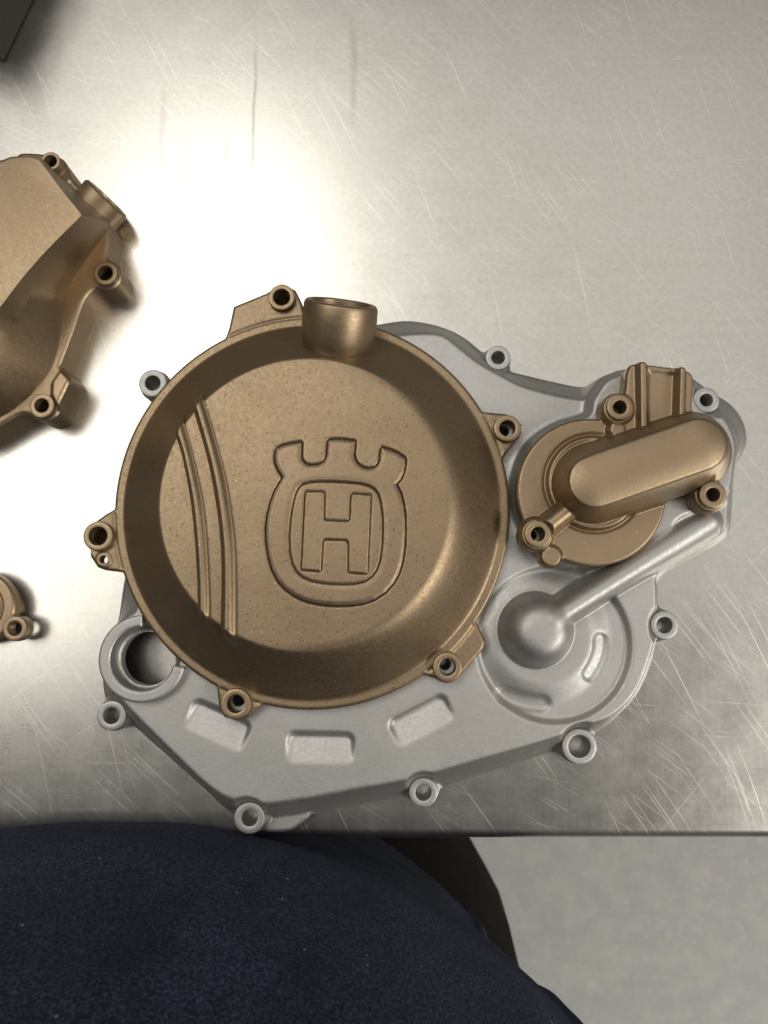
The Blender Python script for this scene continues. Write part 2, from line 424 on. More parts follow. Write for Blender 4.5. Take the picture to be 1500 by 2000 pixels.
# ------------------------------------------------------------------ silver engine case
ZC = 22.0
case = thing('engine_case', 'matt silver engine side case lying flat under the bronze covers', 'engine case')
CASE_BOSS = [  # u, v, outer r px, hole r px, top z
    (973, 698, 25, 13.5, 12), (1380, 781, 26, 13, 17), (1298, 1221, 27, 15.5, 11), (1132, 1458, 33, 21, 13),
    (827, 1548, 27, 15, 11), (487, 1598, 29, 15, 12), (217, 1398, 28, 15.5, 12), (298, 748, 28, 15, 12)]
COVER_BOSS = [  # clutch cover screws
    (550, 580, 27, 17), (991, 836, 27, 16), (191, 1047, 29, 18), (460, 1375, 29, 17), (874, 1303, 28, 16)]
PUMP_BOSS = [(1211, 795, 26, 13.5), (1393, 966, 27, 13.5), (1051, 1043, 26, 14)]
ZCB, ZPB = 29.6, 38.2
def build_case():
    out = [(745, 634), (790, 628), (830, 632), (870, 643), (905, 660), (940, 688), (985, 722), (1030, 735), (1076, 746), (1130, 757), (1160, 755),
           (1180, 740), (1205, 725), (1260, 722), (1340, 735), (1385, 765), (1425, 790), (1450, 825), (1457, 862), (1446, 893), (1432, 920), (1428, 985), (1422, 1040), (1402, 1062),
           (1345, 1092), (1288, 1126), (1283, 1160), (1284, 1210), (1280, 1250), (1272, 1290), (1246, 1350), (1205, 1398), (1165, 1430), (1110, 1458), (1075, 1468), (960, 1506),
           (860, 1537), (800, 1552), (700, 1572), (612, 1588), (540, 1598), (480, 1596), (445, 1580), (390, 1530), (320, 1467), (250, 1405), (212, 1370),
           (203, 1330), (212, 1280), (232, 1215), (243, 1140), (255, 1090), (275, 960), (320, 840), (330, 780), (420, 720), (560, 660), (680, 645)]
    top = [(760, 660), (816, 655), (862, 657), (894, 680), (934, 711), (992, 743), (1020, 757), (1080, 774), (1140, 783), (1170, 772), (1200, 748), (1240, 742), (1330, 752),
           (1372, 800), (1418, 822), (1441, 865), (1428, 910), (1420, 990), (1412, 1040), (1342, 1085), (1284, 1120), (1280, 1150), (1281, 1210), (1276, 1255), (1244, 1345), (1196, 1396),
           (1146, 1414), (1106, 1428), (1087, 1437), (943, 1479), (793, 1521), (700, 1538), (602, 1557), (515, 1568), (454, 1560), (410, 1536), (350, 1480), (262, 1392),
           (236, 1362), (215, 1330), (205, 1290), (215, 1245), (246, 1210), (268, 1195), (280, 1140), (300, 1050), (310, 960), (350, 850), (440, 750), (580, 680), (690, 662)]
    o = catmull(PP(out, 1), 4); t = catmull(PP(top, ZC), 4)
    g = Grid(-140, 160, -108, 134, 0.5)
    X, Y = g.X, g.Y
    dO = sd_poly(o, X, Y); dT = sd_poly(t, X, Y)
    ringc = P(279, 1286, 25); dring = sd_c(ringc, R(82, 25), X, Y)
    dO = smin(dO, dring, 2.0); dT = smin(dT, dring + 1.0, 2.0)
    h = ZC - (ZC - 1.5) * loft(dT, dO, 0.10, 0.06)
    # low tab beside the front screw
    tab = sd_poly(catmull(PP([(500, 1580), (600, 1582), (606, 1596), (580, 1618), (562, 1626), (520, 1627), (500, 1612)], 5), 4), X, Y)
    dA = np.minimum(dO, tab)
    h = np.where(tab < 0, smax(h, 5.0 - edge_round(tab, 1.2), 1.0), h)
    # pump seat, a step above the plate
    seat = sd_poly(catmull(PP([(1150, 812), (1160, 782), (1182, 748), (1204, 735), (1240, 728), (1340, 738), (1372, 790), (1410, 812), (1432, 850), (1434, 892), (1415, 970), (1330, 1010),
                              (1300, 1040), (1230, 1085), (1156, 1103), (1085, 1092), (1035, 1050), (1010, 958), (1030, 880), (1085, 835)], 27), 4), X, Y)
    h = smax(h, np.where(seat < 6, 27.5 - 5.5 * sstep(-0.5, 2.6, seat) - 40 * sstep(3, 6, seat), -50), 1.2)
    # round recess with the domed cap
    rec = sd_c(P(1082, 1258, ZC), R(150, ZC), X, Y)
    disc = sd_c(P(1059, 1240, ZC), R(104, ZC), X, Y)
    dep = 2.4 * sstep(0.6, -1.6, rec) * sstep(-3.0, 7.0, disc)
    h = h - np.where(seat > 1.5, dep, dep * sstep(0, 1.5, seat))
    # two curved slots in the recess
    for pts, rw in (([(1171, 1250), (1170, 1272), (1161, 1297), (1150, 1316)], 15), ([(985, 1358), (1010, 1366), (1035, 1372), (1058, 1375)], 17)):
        dl = sd_line(catmull(PP(pts, ZC - 2), 5, False), X, Y) - R(rw, ZC)
        h = h - 1.1 * sstep(0.5, -1.3, dl)
    # three pockets: deep along the upper edge, running out at the lower edge
    for (u, v, ang, w2, h2) in ((424, 1418, 24, 60, 29), (626, 1462, 1, 63, 28), (824, 1408, -27, 60, 28)):
        c = P(u, v, ZC); a = -math.radians(ang)
        lx = (X - c[0]) * math.cos(a) + (Y - c[1]) * math.sin(a); ly = -(X - c[0]) * math.sin(a) + (Y - c[1]) * math.cos(a)
        W, H = R(w2, ZC), R(h2, ZC); rr = 3.0
        qx, qy = np.abs(lx) - W + rr, np.abs(ly) - H + rr
        dd = np.hypot(np.maximum(qx, 0), np.maximum(qy, 0)) + np.minimum(np.maximum(qx, qy), 0) - rr
        slope = np.clip((ly + H) / (2 * H), 0, 1)
        h = h - sstep(0.7, -1.3, dd) * (2.5 * slope)
    base = h.copy()
    # domed cap and the oil passage leading to the pump
    dc = P(1046, 1230, ZC); rr = np.hypot(X - dc[0], Y - dc[1]) / R(72, ZC)
    dome = ZC - 6 + 20.5 * np.maximum(1 - np.clip(rr, 0, 1) ** 3.6, 0) ** 0.5 - np.maximum(rr - 1, 0) * 120
    a, b = P(1080, 1210, 32), P(1385, 1018, 27)
    tt, dl = seg_t(a, b, X, Y)
    rad = 5.2 + 1.6 * sstep(0.3, 1.0, tt)
    zc = 31.0 - 6.5 * tt
    tube = zc - 5.5 + 6.0 * np.sqrt(np.maximum(1 - (dl / (rad + 0.4)) ** 2, 0)) * 1.6 - np.maximum(dl - rad, 0) * 5
    h = smax(h, dome, 2.8); h = smax(h, tube, 3.5)
    # collars of the case screws
    for (u, v, ro, ri, z1) in CASE_BOSS:
        c = P(u, v, z1); r = np.hypot(X - c[0], Y - c[1]); rO, rI = R(ro, z1), R(ri, z1)
        dA = smin(dA, r - rO - 0.6, 1.5)
        h = np.where(r < rO + 4, smax(h, z1 - 3.0 - 5 * np.maximum(r - rO - 0.5, 0), 1.5), h)
        cap = z1 - 1.2 + 3.0 * np.maximum(r - rO - 0.2, 0)
        h = np.where(r < rO + 6, np.minimum(h, cap), h)
        dA = np.maximum(dA, rI + 0.15 - r)
    # screw holes under the covers
    for (u, v, ro, ri) in COVER_BOSS:
        c = P(u, v, ZCB); dA = np.maximum(dA, R(ri, ZCB) * 0.72 - np.hypot(X - c[0] + .3, Y - c[1] - .4))
    for (u, v, ro, ri) in PUMP_BOSS:
        c = P(u, v, ZPB); dA = np.maximum(dA, R(ri, ZPB) * 0.72 - np.hypot(X - c[0] + .3, Y - c[1] - .4))
    # sight-glass opening inside the C ring
    hc = P(287, 1287, ZC - 2); rh = np.hypot(X - hc[0], Y - hc[1])
    h = h - 3.2 * sstep(R(64, ZC), R(60, ZC), rh)
    h = h - edge_round(R(52, ZC) - rh, 1.5) * (rh > R(52, ZC) - .2)
    dA = np.maximum(dA, R(52, ZC) - rh)
    # split off the cap and the passage where they rise from the plate
    up = np.maximum(dome, tube) - base + 0.8
    dcap = np.where(dome >= tube, -1, 1) * np.minimum(np.abs(dome - tube) * 0.3, 5.0)
    m_cap = np.maximum(-(dome - base + 0.8) * 0.2, dcap)
    m_tube = np.maximum(-(tube - base + 0.8) * 0.2, -dcap)
    m_cap = np.maximum(m_cap, rr * R(72, ZC) - R(72, ZC) - 2)
    m_tube = np.maximum(m_tube, dl - 12)
    relief('case_plate', g, np.maximum(dA, -np.minimum(m_cap, m_tube)), h, 0.0, M_SILVER, case, 2, shallow=(hc[0], hc[1], R(52, ZC) + 1.0, ZC - 8))
    relief('domed_cap', g, np.maximum(dA, m_cap), h, ZC - 6, M_SILVER, case, 2)
    relief('oil_passage', g, np.maximum(dA, m_tube), h, ZC - 6, M_SILVER, case, 2)
    for (u, v, ro, ri, z1) in CASE_BOSS:
        c = P(u, v, z1); boss('screw_boss', c, R(ro, z1), R(ri, z1), z1 - 4.5, z1, 0.2, M_SILVER, case)
    # C-shaped raised ring round the opening
    g2 = Grid(ringc[0] - 20, ringc[0] + 20, ringc[1] - 20, ringc[1] + 20, 0.35)
    rx, ry = g2.X - ringc[0], g2.Y - ringc[1]; r = np.hypot(rx, ry)
    ann = np.maximum(r - R(83, 25), R(61, 25) - r)
    ang = np.degrees(np.arctan2(ry, rx))           # gap from -12 to 92 degrees
    mid = math.radians(40); half = math.radians(52)
    da = np.abs((np.arctan2(ry, rx) - mid + math.pi) % (2 * math.pi) - math.pi)
    gap = (half - da) * r
    dd = np.maximum(ann, gap)
    relief('raised_ring', g2, dd, 26.5 - edge_round(dd, 0.7), ZC - 6, M_SILVER, case)
build_case()

# ------------------------------------------------------------------ bronze clutch cover
ZF = 46.0
cov = thing('clutch_cover', 'large round bronze clutch cover with raised crown and H emblem', 'engine cover')
EMB = crop([(255, 328), (232, 292), (218, 255), (216, 222), (221, 190), (248, 177), (290, 165), (347, 157), (345, 225), (350, 245), (365, 264), (387, 272), (430, 268), (455, 254), (468, 232), (472, 205), (476, 149),
            (500, 144), (545, 144), (609, 153), (603, 215), (607, 240), (622, 264), (645, 281), (670, 288), (700, 284), (718, 270), (728, 250), (731, 220), (737, 182), (780, 195), (820, 212), (854, 236),
            (853, 270), (846, 305), (830, 340), (808, 362), (832, 410), (846, 465), (853, 530), (854, 600), (850, 670), (840, 740), (822, 800), (795, 850), (755, 893), (705, 926), (650, 946), (590, 955),
            (520, 957), (445, 952), (375, 938), (315, 912), (265, 876), (228, 832), (202, 780), (184, 715), (174, 645), (172, 575), (180, 510), (195, 450), (216, 395)], 2.5, 450, 800)
INN = crop([(350, 360), (385, 351), (430, 347), (500, 347), (570, 351), (640, 358), (680, 369), (708, 386), (727, 412), (739, 455), (747, 520), (749, 590), (745, 670), (735, 735), (718, 785), (694, 818), (660, 842),
            (615, 854), (545, 858), (465, 853), (400, 843), (355, 825), (320, 795), (297, 750), (285, 690), (283, 620), (287, 550), (297, 480), (312, 415), (328, 380)], 2.5, 450, 800)
HH = crop([(367, 402), (452, 403), (458, 408), (455, 530), (465, 543), (572, 548), (585, 538), (591, 418), (597, 412), (685, 418), (668, 800), (577, 793), (578, 647), (566, 634), (460, 631), (448, 642), (440, 788), (347, 780)], 2.5, 450, 800)
def build_cover():
    g = Grid(-112, 56, -52, 126, 0.4)
    X, Y = g.X, g.Y
    zr = 27.0
    dR = sd_c(P(610, 992, zr), R(389, zr), X, Y)
    lugs = [[(440, 660), (447, 640), (456, 598), (520, 572), (550, 553), (577, 566), (590, 592), (604, 650), (560, 690), (480, 700)],
            [(925, 800), (940, 804), (990, 808), (1019, 828), (1012, 856), (975, 905), (930, 900)],
            [(240, 985), (205, 1005), (168, 1032), (161, 1052), (175, 1085), (190, 1108), (206, 1114), (250, 1119), (290, 1060)],
            [(420, 1310), (428, 1386), (438, 1401), (462, 1408), (486, 1401), (536, 1358), (480, 1310)],
            [(800, 1308), (858, 1328), (878, 1333), (898, 1322), (944, 1268), (949, 1254), (922, 1195), (860, 1240)]]
    d = dR; ld = []
    for l in lugs:
        q = sd_poly(PP(l, zr), X, Y) ; ld.append(q); d = smin(d, q, 0.6)
    h = zr - edge_round(d, 1.1)
    # ring lip: shallow line where the lugs meet the rim
    h = h - 0.5 * np.exp(-(dR / 0.5) ** 2) * (d < -1.2)
    fc = P(600, 981, ZF)
    def dome_h(X, Y):
        dF = sd_c(fc, R(290, ZF), X, Y); dW = sd_c(P(610, 992, zr), R(372, zr), X, Y)
        rr = np.hypot(X - fc[0], Y - fc[1])
        s = loft(dF, dW, 0.025, 0.03); s2 = loft(dF + 3.0, dW, 0.30, 0.06)     # softer crest towards the right side
        wgt = sstep(-0.1, 0.75, (X - fc[0]) / np.maximum(rr, 1) - 0.25 * (Y - fc[1]) / np.maximum(rr, 1))
        s = s * (1 - wgt) + s2 * wgt
        face = ZF + 0.9 * (1 - (rr / 53.0) ** 2)
        return zr + (face - zr) * (1 - s), dW
    hw, dW = dome_h(X, Y)
    h = np.where(dW < 0, hw, h)
    # fine cut lines round the emblem
    e1 = sd_poly(PP(EMB, ZF + 1), X, Y); e2 = sd_poly(PP(INN, ZF + 1), X, Y)
    e3 = sd_poly(PP(HH, ZF + 1), X, Y)
    h = h - 0.9 * np.exp(-(np.maximum(e1, 0) / 0.28) ** 2) * (e1 > -1)
    h = np.where(e1 < 0, h - 1.0 + 0.75 * sstep(-0.1, -0.6, e2) - 0.8 * np.exp(-(np.maximum(e3, 0) / 0.28) ** 2), h)
    # screw holes
    for (u, v, ro, ri) in COVER_BOSS:
        c = P(u, v, ZCB); d = np.maximum(d, R(ri, ZCB) + 0.15 - np.hypot(X - c[0], Y - c[1]))
    sc = P(203, 1093, zr); rs = np.hypot(X - sc[0], Y - sc[1])
    h = h + 0.6 * sstep(3.4, 2.7, rs); d = np.maximum(d, 1.6 - rs)
    relief('cover_body', g, d, h, ZC + 0.05, M_BRONZE, cov)
    for (u, v, ro, ri) in COVER_BOSS:
        boss('screw_boss', P(u, v, ZCB), R(ro, ZCB), R(ri, ZCB), zr - 1.2, ZCB, ZC - 1, M_BRONZE2, cov)
    for (u, v, ro, ri) in (COVER_BOSS[0], COVER_BOSS[2]):
        c = P(u, v, ZCB); r_ = R(ri, ZCB) + 0.6
        lathe('added_bore_cup', [(r_, zr - 2), (r_, 12.0), (0.05, 12.0), (0.05, 13.0), (r_ - 0.7, 13.0), (r_ - 0.7, zr - 2)], M_BRONZE2, cov, (c[0], c[1], 0))  # blind cup added below these two bores to keep them dark
    # emblem: pillowed crown shield, letter inside
    g2 = Grid(-48, 14, -6, 66, 0.3)
    q1 = sd_poly(PP(EMB, ZF + 1), g2.X, g2.Y); q2 = sd_poly(PP(INN, ZF + 1), g2.X, g2.Y); r2 = np.hypot(g2.X - fc[0], g2.Y - fc[1])
    f2 = ZF + 0.9 * (1 - (r2 / 53.0) ** 2)
    dd = np.maximum(q1, -q2)
    hh = f2 + 0.05 + 0.40 * sstep(0.0, -1.6, q1) - 0.15 * sstep(-2.0, 0, -q2) - edge_round(dd, 0.35)
    emb = relief('crown_emblem', g2, dd, hh, ZF - 1.5, M_BRONZE, cov, 0)
    q3 = sd_poly(PP(HH, ZF + 1), g2.X, g2.Y)
    # outline groove round the letter is part of the recessed panel
    relief('letter_h', g2, q3, f2 + 0.25 - edge_round(q3, 0.35), ZF - 1.5, M_BRONZE, emb, 0)
    # two curved ribs
    def rib(left, right, hgt):
        L = catmull(PP(left, ZF + 1), 6, False); Rr = catmull(PP(right, ZF + 1), 6, False)
        poly = L + Rr[::-1]
        g3 = Grid(-92, -44, -34, 98, 0.3)
        q = sd_poly(poly, g3.X, g3.Y); ql = sd_line(L, g3.X, g3.Y); qr = sd_line(Rr, g3.X, g3.Y)
        r3 = np.hypot(g3.X - fc[0], g3.Y - fc[1])
        f3, _ = dome_h(g3.X, g3.Y)
        tt = ql / (ql + qr + 1e-6)
        z = f3 - 0.25 + hgt * (sstep(0.0, 0.42, tt) - 0.5 * sstep(0.62, 1.0, tt)) * sstep(58.5, 54.0, r3)
        q = np.maximum(q, r3 - 58.0)
        relief('rib', g3, q, z, ZF - 14, M_BRONZE, cov)
    rib([(318, 770), (330, 815), (339, 848), (353, 890), (370, 980), (379, 1070), (383, 1150), (382, 1200), (378, 1250)], [(341, 755), (352, 800), (361, 833), (378, 896), (396, 980), (405, 1070), (409, 1172), (408, 1215), (405, 1262)], 2.6)
    rib([(346, 705), (361, 755), (374, 797), (397, 875), (411, 935), (425, 1025), (430, 1115), (427, 1235), (424, 1280)], [(372, 692), (386, 742), (399, 785), (420, 854), (441, 935), (453, 1010), (460, 1085), (461, 1245), (460, 1290)], 3.0)
    # oil filler neck
    ax = Vector((0.13, 0.88, 0.45)).normalized()
    o = P(667, 590, 42.5); ro = R(77, 46)
    prof = [(0.5, -25.5)] + [(ro * 0.985 * math.sin(k * math.pi / 18), -11 - 14.5 * math.cos(k * math.pi / 18)) for k in range(1, 10)]
    prof += [(ro + 0.15, -7), (ro - 0.1, -1.6), (ro - 0.5, -0.5), (ro - 1.2, 0), (ro - 2.3, 0), (ro - 2.8, -0.5), (ro - 3.0, -2), (ro - 3.2, -8), (ro - 4.4, -8.5), (ro - 4.6, -11), (0.5, -11)]
    lathe('filler_neck', prof, M_BRONZE2, cov, (o[0], o[1], 42.5), ax, seg=72)
build_cover()

# ------------------------------------------------------------------ bronze water pump cover
pump = thing('water_pump_cover', 'small bronze water pump cover with long rounded housing on right', 'engine cover')
def build_pump():
    g = Grid(44, 142, 8, 92, 0.36); X, Y = g.X, g.Y
    z0 = 33.0
    dD = sd_c(P(1156, 960, z0), R(147, z0), X, Y)
    a1, b1 = P(1160, 941, 54), P(1367, 868, 54); _, c1 = seg_t(a1, b1, X, Y); dT = c1 - R(56, 54)
    a2, b2 = P(1158, 944, 34), P(1352, 880, 34); _, c2 = seg_t(a2, b2, X, Y); dB = c2 - R(80, 34)
    br = sd_poly(catmull(PP([(1205, 850), (1216, 800), (1222, 760), (1226, 724), (1240, 709), (1290, 713), (1336, 720), (1353, 728), (1357, 745), (1354, 790), (1350, 850), (1280, 880)], 36), 3), X, Y)
    d = smin(dD, br, 1.5); d = smin(d, dB + 0.3, 1.0)
    h = z0 + np.zeros_like(X)
    sd = sd_c(P(1160, 943, z0), R(96, z0), X, Y)
    h = h - 0.9 * np.exp(-(sd / 0.7) ** 2) + 1.3 * sstep(0.2, -1.2, sd) - 0.8 * np.exp(-((sd + 2.8) / 0.5) ** 2)
    # bracket with two upright ribs
    hb = np.where(br < 0, 35.5, 0)
    h = np.where((br < 0.0), smax(h, 35.5 + 0 * h, 0.8), h)
    for (p, q, w_) in (((1256, 712), (1258, 845), 1.5), ((1333, 722), (1330, 835), 1.3)):
        _, dl = seg_t(P(*p, 38), P(*q, 38), X, Y)
        h = np.where(br < 0.5, smax(h, 38.6 - 4.5 * sstep(w_ - .5, w_ + 1.4, dl), 0.5), h)
    pan = sd_poly(PP([(1268, 722), (1322, 728), (1318, 822), (1266, 826)], 36), X, Y)
    h = h - 0.9 * sstep(0.5, -0.9, pan)
    # round bumps
    for (u, v, rp, z) in ((1077, 1087, 22, 34.5), (1207, 838, 17, 36.0)):
        q = sd_c(P(u, v, z), R(rp, z), X, Y); d = smin(d, q, 0.8)
        h = np.where(q < 0.4, smax(h, z - edge_round(q, 1.2), 0.4), h)
    # screw seats
    for (u, v, ro, ri), zz in zip(PUMP_BOSS, (36.5, 36.0, 36.5)):
        c = P(u, v, ZPB); r = np.hypot(X - c[0], Y - c[1]); rO = R(ro, ZPB)
        d = smin(d, r - rO - 1.4, 2.0)
        h = np.where(r < rO + 3, smax(h, zz - 4 * np.maximum(r - rO - 1.0, 0), 0.8), h)
    # rib from the lower screw to the housing
    _, dl = seg_t(P(1052, 1043, 40), P(1125, 985, 40), X, Y); q = dl - R(22, 40)
    h = np.where(q < 0.2, smax(h, 34 + 6.0 * np.sqrt(np.clip(1 - (dl / (R(22, 40) + .2)) ** 2, 0, 1)), 0.8), h)
    h = h - edge_round(d, 1.0)
    s = loft(dT + 1.0, dB, 0.24, 0.10)
    tt, _ = seg_t(a1, b1, X, Y)
    hou = 34.0 + (53.5 - 34.0) * (1 - s) - np.where(dT < 0, 0, 0) + 1.6 * (1 - np.clip(c1 / R(56, 54), 0, 1) ** 2)
    base = h.copy()
    h = np.where(dB < 0.5, smax(h, hou, 1.0), h)
    for (u, v, ro, ri) in PUMP_BOSS:
        c = P(u, v, ZPB); r = np.hypot(X - c[0], Y - c[1]); rO, rI = R(ro, ZPB), R(ri, ZPB)
        h = np.where(r < rO + 1.5, np.minimum(h, ZPB - 0.8 + 4 * np.maximum(r - rO, 0)), h)
        d = np.maximum(d, rI + 0.15 - r)
    mh = np.maximum(dB, -(hou - base) * 0.2)
    relief('pump_flange', g, np.maximum(d, -mh), h, 27.0, M_BRONZE2, pump)
    relief('pump_housing', g, np.maximum(d, mh), h, 30.0, M_BRONZE2, pump)
    for (u, v, ro, ri) in PUMP_BOSS:
        boss('screw_boss', P(u, v, ZPB), R(ro, ZPB), R(ri, ZPB), ZPB - 4.5, ZPB, 26.5, M_BRONZE2, pump, 0.5)
build_pump()

# ------------------------------------------------------------------ bronze ignition cover, cut by the left edge of the frame
ign = thing('ignition_cover', 'angular bronze engine cover at the left edge, partly out of view', 'engine cover')
IGN_BOSS = [(205, 533, 25, 15, 17.5), (81, 792, 25, 14, 17.5), (98, 314, 20, 13, 24)]
def build_ign():
    g = Grid(-262, -98, 40, 212, 0.5); X, Y = g.X, g.Y
    k = lambda pts: crop(pts, 10 / 3, 0, 250)
    out = k([(60, 230), (130, 170), (300, 185), (400, 215), (470, 320), (560, 420), (680, 540), (770, 640), (788, 720), (775, 830), (815, 930), (828, 1000), (815, 1050), (770, 1076), (700, 1075), (640, 1090), (600, 1150), (560, 1250), (500, 1430), (462, 1560),
             (510, 1670), (480, 1760), (420, 1880), (385, 1912), (330, 1895), (250, 1895), (150, 1920), (0, 1990), (-300, 2150), (-900, 2150), (-1100, 1600), (-1000, 700), (-600, 330), (-200, 260)])
    ft = k([(60, 215), (130, 160), (300, 170), (400, 200), (450, 300), (560, 430), (690, 560), (712, 690), (703, 790), (702, 850), (765, 900), (772, 960), (750, 1010), (690, 1030), (620, 1040), (560, 1095), (520, 1180), (470, 1330), (390, 1540), (398, 1556),
            (470, 1640), (440, 1720), (375, 1850), (330, 1870), (250, 1880), (140, 1860), (0, 1935), (-300, 2080), (-880, 2080), (-1080, 1600), (-980, 700), (-600, 310), (-200, 240)])
    o = catmull(PP(out, 0), 3); f = catmull(PP(ft, 15), 3)
    dO = sd_poly(o, X, Y); dF = sd_poly(f, X, Y)
    dO = dF; h = 15.0 + 0 * X
    # flat lug at the lower corner
    l = sd_poly(PP(k([(390, 1562), (470, 1640), (440, 1720), (375, 1830), (325, 1740), (330, 1650)]), 18), X, Y)
    h = smax(h, 18 - 10 * sstep(-0.6, 1.5, l), 1.0)
    dA = dO
    for (u, v, ro, ri, z1) in IGN_BOSS:
        c = P(u, v, z1); r = np.hypot(X - c[0], Y - c[1]); rO, rI = R(ro, z1), R(ri, z1)
        h = np.where(r < rO + 1.2, np.minimum(h, z1 - 1.0 + 6 * np.maximum(r - rO, 0)), h)
        h = np.where((r < rO + 2) & (dO < 2), np.maximum(h, z1 - 3 - 3 * np.maximum(r - rO, 0)), h)
        dA = smin(dA, r - rO - .7, 2.0)
    h = h - edge_round(dA, 1.3)
    for (u, v, ro, ri, z1) in IGN_BOSS:
        c = P(u, v, z1); dA = np.maximum(dA, R(ri, z1) + 0.15 - np.hypot(X - c[0], Y - c[1]))
    relief('flange', g, dA, h, 0.0, M_BRONZE2, ign, 2)
    # angular body: three matching rings (flat top, crest, foot on the flange) joined by facets
    top = [(0, 225), (75, 196), (225, 194), (300, 265), (420, 425), (522, 550), (517, 582), (430, 668), (300, 800), (180, 935), (95, 1040), (0, 1165), (-100, 1270), (-220, 1390), (-350, 1480), (-500, 1550), (-700, 1500), (-850, 1100), (-800, 600), (-500, 320), (-200, 250)]
    mid = [None, None, (240, 190), (320, 258), (450, 405), (600, 560), (610, 610), (505, 735), (370, 880), (215, 1060), (160, 1160), (125, 1250), (60, 1420), (0, 1540), (-150, 1680), (-350, 1750), (-600, 1750), (-950, 1250), (-880, 650), (-560, 325), None]
    foot = [(0, 212), (85, 186), (260, 190), (350, 262), (490, 395), (692, 575), (706, 655), (600, 812), (485, 980), (428, 1085), (418, 1230), (395, 1410), (350, 1565), (275, 1670), (155, 1795), (0, 1900), (-300, 2040), (-1000, 1500), (-950, 700), (-600, 330), (-200, 240)]
    def ringz(pts, z): return [(*P(*q, z), z) for q in crop(pts, 10 / 3, 0, 250)]
    t3, f3 = ringz(top, 44), ringz(foot, 14.2)
    m3 = [((a[0] + b[0]) / 2, (a[1] + b[1]) / 2, 29) if q is None else (*P(q[0] * .3, q[1] * .3 + 250, 33), 33) for q, a, b in zip(mid, t3, f3)]
    rgs = [f3, m3, t3]; n = len(t3); V = []; F = []
    for r_ in rgs:
        xy = catmull([p[:2] for p in r_], 3); zz = [p[2] for p in r_ for _ in range(3)]
        V += [(x * .001, y * .001, z * .001) for (x, y), z in zip(xy, zz)]
    n *= 3
    for i in range(2):
        for j in range(n): F.append((i * n + j, i * n + (j + 1) % n, (i + 1) * n + (j + 1) % n, (i + 1) * n + j))
    F.append(tuple(2 * n + j for j in range(n)))
    bd = mesh_obj('cover_body', V, F, M_BRONZE2, ign, sharp=math.radians(60))
    bv = bd.modifiers.new('bevel', 'BEVEL'); bv.width = 0.0016; bv.segments = 3; bv.limit_method = 'ANGLE'; bv.angle_limit = math.radians(22)
    for (u, v, ro, ri, z1) in IGN_BOSS:
        boss('screw_boss', P(u, v, z1), R(ro, z1), R(ri, z1), z1 - 5, z1, 0.2, M_BRONZE2, ign)
    # round plug boss on the upper right flank
    pa, pb = P(150, 352, 18), P(232, 440, 10)
    cx, cy = (pa[0] + pb[0]) / 2, (pa[1] + pb[1]) / 2
    nrm = Vector((pb[1] - pa[1], -(pb[0] - pa[0]), 0)); nrm = Vector((abs(nrm.x), abs(nrm.y), 4.0)).normalized()
    ro = 10.5
    prof = [(ro, -12), (ro, 0.2), (ro - 0.8, 1.0), (ro - 3.5, 1.0), (ro - 3.8, -2), (0.8, -2), (0.8, -12)]
    lathe('plug_boss', prof, M_BRONZE2, ign, (cx + 2.5, cy + 2.5, 12), nrm, seg=56)
build_ign()

# ------------------------------------------------------------------ small round bronze cover, lower left edge
filt = thing('filter_cover', 'tiny bronze round cover with one ear, lower left edge of the frame', 'engine cover')
def build_filter():
    g = Grid(-200, -140, -40, 20, 0.35); X, Y = g.X, g.Y
    z = 11.0
    c = P(-47, 1187, z); r = np.hypot(X - c[0], Y - c[1]); d = r - R(72, z)
    bs = [(28, 1228, 24, 13.5), (-130, 1170, 24, 13.5)]
    for (u, v, ro, ri) in bs: d = smin(d, sd_c(P(u, v, z), R(ro, z) + .1, X, Y), 1.5)
    h = z - 1.0 - edge_round(d, 1.2) - 2.5 * sstep(R(50, z), R(46, z), r) + 6.0 * sstep(R(36, z), R(28, z), r)
    for (u, v, ro, ri) in bs:
        q = P(u, v, z); rr = np.hypot(X - q[0], Y - q[1])
        d = np.maximum(d, R(ri, z) + .15 - rr)
    relief('cover_body', g, d, h, 5.0, M_BRONZE2, filt)
    prof = [(R(60, z), 0.1), (R(62, z), 5.2), (R(40, z), 5.2), (R(40, z), 0.1)]
    lathe('sealing_spigot', prof, M_BRONZE2, filt, (c[0], c[1], 0), seg=56)
    for (u, v, ro, ri) in bs: boss('screw_boss', P(u, v, z), R(ro, z), R(ri, z), z - 4, z, 4.5, M_BRONZE2, filt, 0.2)
build_filter()

# ------------------------------------------------------------------ black block in the far left corner
def build_block():
    a = Vector((*P(9, 122, 0), 0)); b = Vector((*P(72, -10, 0), 0)); e = (b - a); e2 = Vector((-e.y, e.x, 0)).normalized() * 60
    e = e.normalized() * 70
    base = [a, a + e, a + e + e2, a + e2]
    bm = bmesh.new()
    lo = [bm.verts.new((p + Vector((0, 0, 0.05))) * 0.001) for p in base]; hi = [bm.verts.new((p + Vector((0, 0, 36))) * 0.001) for p in base]
    bm.faces.new(lo[::-1]); bm.faces.new(hi)
    for i in range(4): bm.faces.new((lo[i], lo[(i + 1) % 4], hi[(i + 1) % 4], hi[i]))
    bmesh.ops.recalc_face_normals(bm, faces=bm.faces)
    bmesh.ops.bevel(bm, geom=bm.edges[:], offset=0.0012, segments=2, affect='EDGES', profile=0.5)
    me = bpy.data.meshes.new('black_block'); bm.to_mesh(me); bm.free(); me.materials.append(M_BLACK)
    o = bpy.data.objects.new('black_block', me); COL.objects.link(o)
    o['label'] = 'black block whose corner shows at the far left of the table'; o['category'] = 'block'
build_block()

